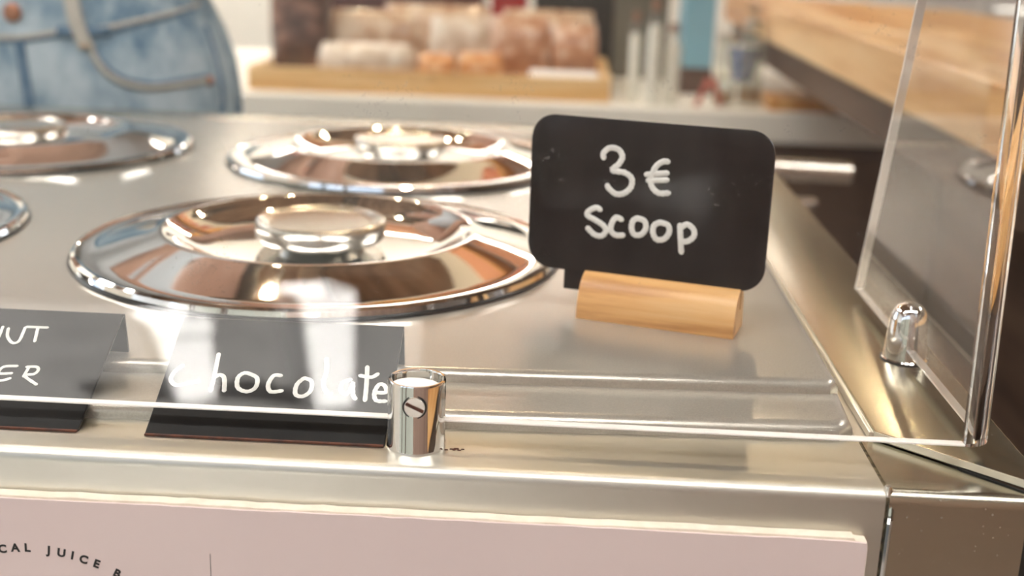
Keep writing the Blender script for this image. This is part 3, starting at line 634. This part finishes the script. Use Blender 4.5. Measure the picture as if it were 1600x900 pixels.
seam('waistband_seam', [(-.12, .060), (-.07, .0565), (-.008, .0556), (.0146, .0564), (.0395, .0611), (.053, .0627), (.0734, .0643), (.0977, .0698), (.1237, .0768), (.1378, .0831)], .0022, THREAD)
seam('waistband_edge', [(-.008, .0520), (.0146, .0528), (.0395, .0575), (.053, .0591), (.0734, .0607), (.0977, .0662), (.1237, .0732), (.1378, .0795)], .0018, DENIMD, .0004)
seam('pocket_seam', [(.070, .0485), (.0751, .0375), (.0841, .0265), (.0994, .0179), (.1186, .0140), (.1367, .0155), (.1535, .0171)], .0030, THREAD)
seam('pocket_edge', [(.074, .0475), (.0793, .0375), (.0878, .0285), (.1016, .0212), (.1186, .0178), (.1367, .0194), (.1535, .0210)], .0022, DENIMD)
seam('fly_seam', [(.0089, .0525), (.0118, .0336), (.0152, .0116), (.018, -.0096), (.019, -.05)], .0055, DENIMD, -.002)
seam('side_seam', [(.1463, .0643), (.1548, .0407), (.161, .0116), (.1627, -.012), (.162, -.05)], .0024, DENIMD)
P = [hipsurf(.0519, .0996, .004), hipsurf(.0564, .0831, .0055), hipsurf(.0604, .0674, .006), hipsurf(.0677, .0501, .0045)]
obj('belt_loop', loft([[p+Vector((sx*.0062, sy, 0)) for sx, sy in ((-1, -.002), (1, -.002), (1, .002), (-1, .002))] for p in smoothline(P, 4)]), THREAD, jn)
obj('loop_patch', tube([hipsurf(.0423, .0616, .0), hipsurf(.0560, .0600, .0), hipsurf(.0847, .0625, .0)], .0055), DENIMD, jn, True)
obj('loop_tack', tube([hipsurf(.062, .0500, .0055), hipsurf(.0735, .0510, .0055)], .0020), noisy('bar_tack', (.5, .36, .22), (.55, .4, .26), 200, .8), jn, True)
rv = hipsurf(.1553, .0163, .002); bm = bmesh.new(); bmesh.ops.create_uvsphere(bm, u_segments=12, v_segments=8, radius=.0046); bmesh.ops.translate(bm, verts=bm.verts[:], vec=rv); COP = mat('copper', (.45, .2, .12), .35, .8)
obj('rivet', bm, COP, jn, True)
bt_ = hipsurf(.0040, .0768, .003); bm = bmesh.new(); bmesh.ops.create_uvsphere(bm, u_segments=16, v_segments=8, radius=.0085); bmesh.ops.scale(bm, verts=bm.verts[:], vec=(1, .4, 1)); bmesh.ops.translate(bm, verts=bm.verts[:], vec=bt_)
obj('button', bm, COP, jn, True)
# body above the waist (outside the frame)
def skinned(name, joints, edges, m, parent, sub=2):
    me = bpy.data.meshes.new(name); me.from_pydata([j[:3] for j in joints], edges, []); me.materials.append(m)
    o = bpy.data.objects.new(name, me); C.objects.link(o); o.parent = parent
    sk = o.modifiers.new('skin', 'SKIN'); sk.use_smooth_shade = True
    if not me.skin_vertices: bpy.context.view_layer.update()
    for v, j in zip(me.skin_vertices[0].data, joints): v.radius = (j[3], j[3])
    me.skin_vertices[0].data[0].use_root = True
    ss = o.modifiers.new('sub', 'SUBSURF'); ss.levels = ss.render_levels = sub
    return o
J = [(0, 0, .98, .10), (0, 0, 1.12, .105), (0, 0, 1.28, .11), (0, 0, 1.36, .07), (0, -.01, 1.43, .045), (0, -.02, 1.50, .07), (0, -.025, 1.57, .088), (0, -.015, 1.64, .075)]
E2 = [(i, i+1) for i in range(7)]
for s in (-1, 1):
    b0 = len(J); J += [(s*.15, 0, 1.34, .055), (s*.22, .02, 1.20, .043), (s*.25, .03, 1.08, .038), (s*.20, -.08, 1.12, .034), (s*.09, -.16, 1.17, .026), (s*.05, -.18, 1.185, .026)]
    E2 += [(3, b0)]+[(b0+i, b0+i+1) for i in range(5)]
    for f in range(4):
        k = len(J); J += [(s*.01, -.195+f*.004, 1.205-f*.017, .009), (s*-.02, -.195+f*.004, 1.206-f*.018, .008)]; E2 += [(b0+5, k), (k, k+1)]
    k = len(J); J += [(s*.045, -.20, 1.21, .009), (s*.03, -.215, 1.225, .008)]; E2 += [(b0+5, k), (k, k+1)]
skinned('body', J, E2, SKIN, pp, 1)
SHIRT = noisy('shirt_cotton', (.55, .60, .64), (.62, .66, .70), 12, .8)
obj('shirt', loft([bodyring(z, a, b, 40, .85) for z, a, b in ((1.036, .126, .112), (1.12, .135, .112), (1.22, .150, .114), (1.32, .160, .110), (1.38, .12, .09), (1.41, .065, .065))]), SHIRT, pp, True)
obj('hair', loft([bodyring(z, a, b, 32, 1, 0, cy) for z, a, b, cy in ((1.46, .05, .035, .06), (1.52, .088, .06, .035), (1.58, .098, .085, .012), (1.64, .092, .09, .0), (1.70, .06, .06, -.01), (1.715, .02, .02, -.01))]), noisy('hair_brown', (.05, .03, .02), (.08, .05, .03), 60, .5), pp, True)
fc = bmesh.new()
for s in (-1, 1):
    bmesh.ops.create_uvsphere(fc, u_segments=10, v_segments=8, radius=.011, matrix=Matrix.Translation((s*.032, -.100, 1.575)))
obj('eyes', fc, WHITE, pp, True)
obj('nose', tube([(0, -.112, 1.575), (0, -.124, 1.55), (0, -.118, 1.54)], [.008, .012, .006]), SKIN, pp, True)
obj('mouth', tube([(-.022, -.098, 1.512), (0, -.105, 1.510), (.022, -.098, 1.512)], .005), mat('lips', (.5, .2, .18), .5), pp, True)
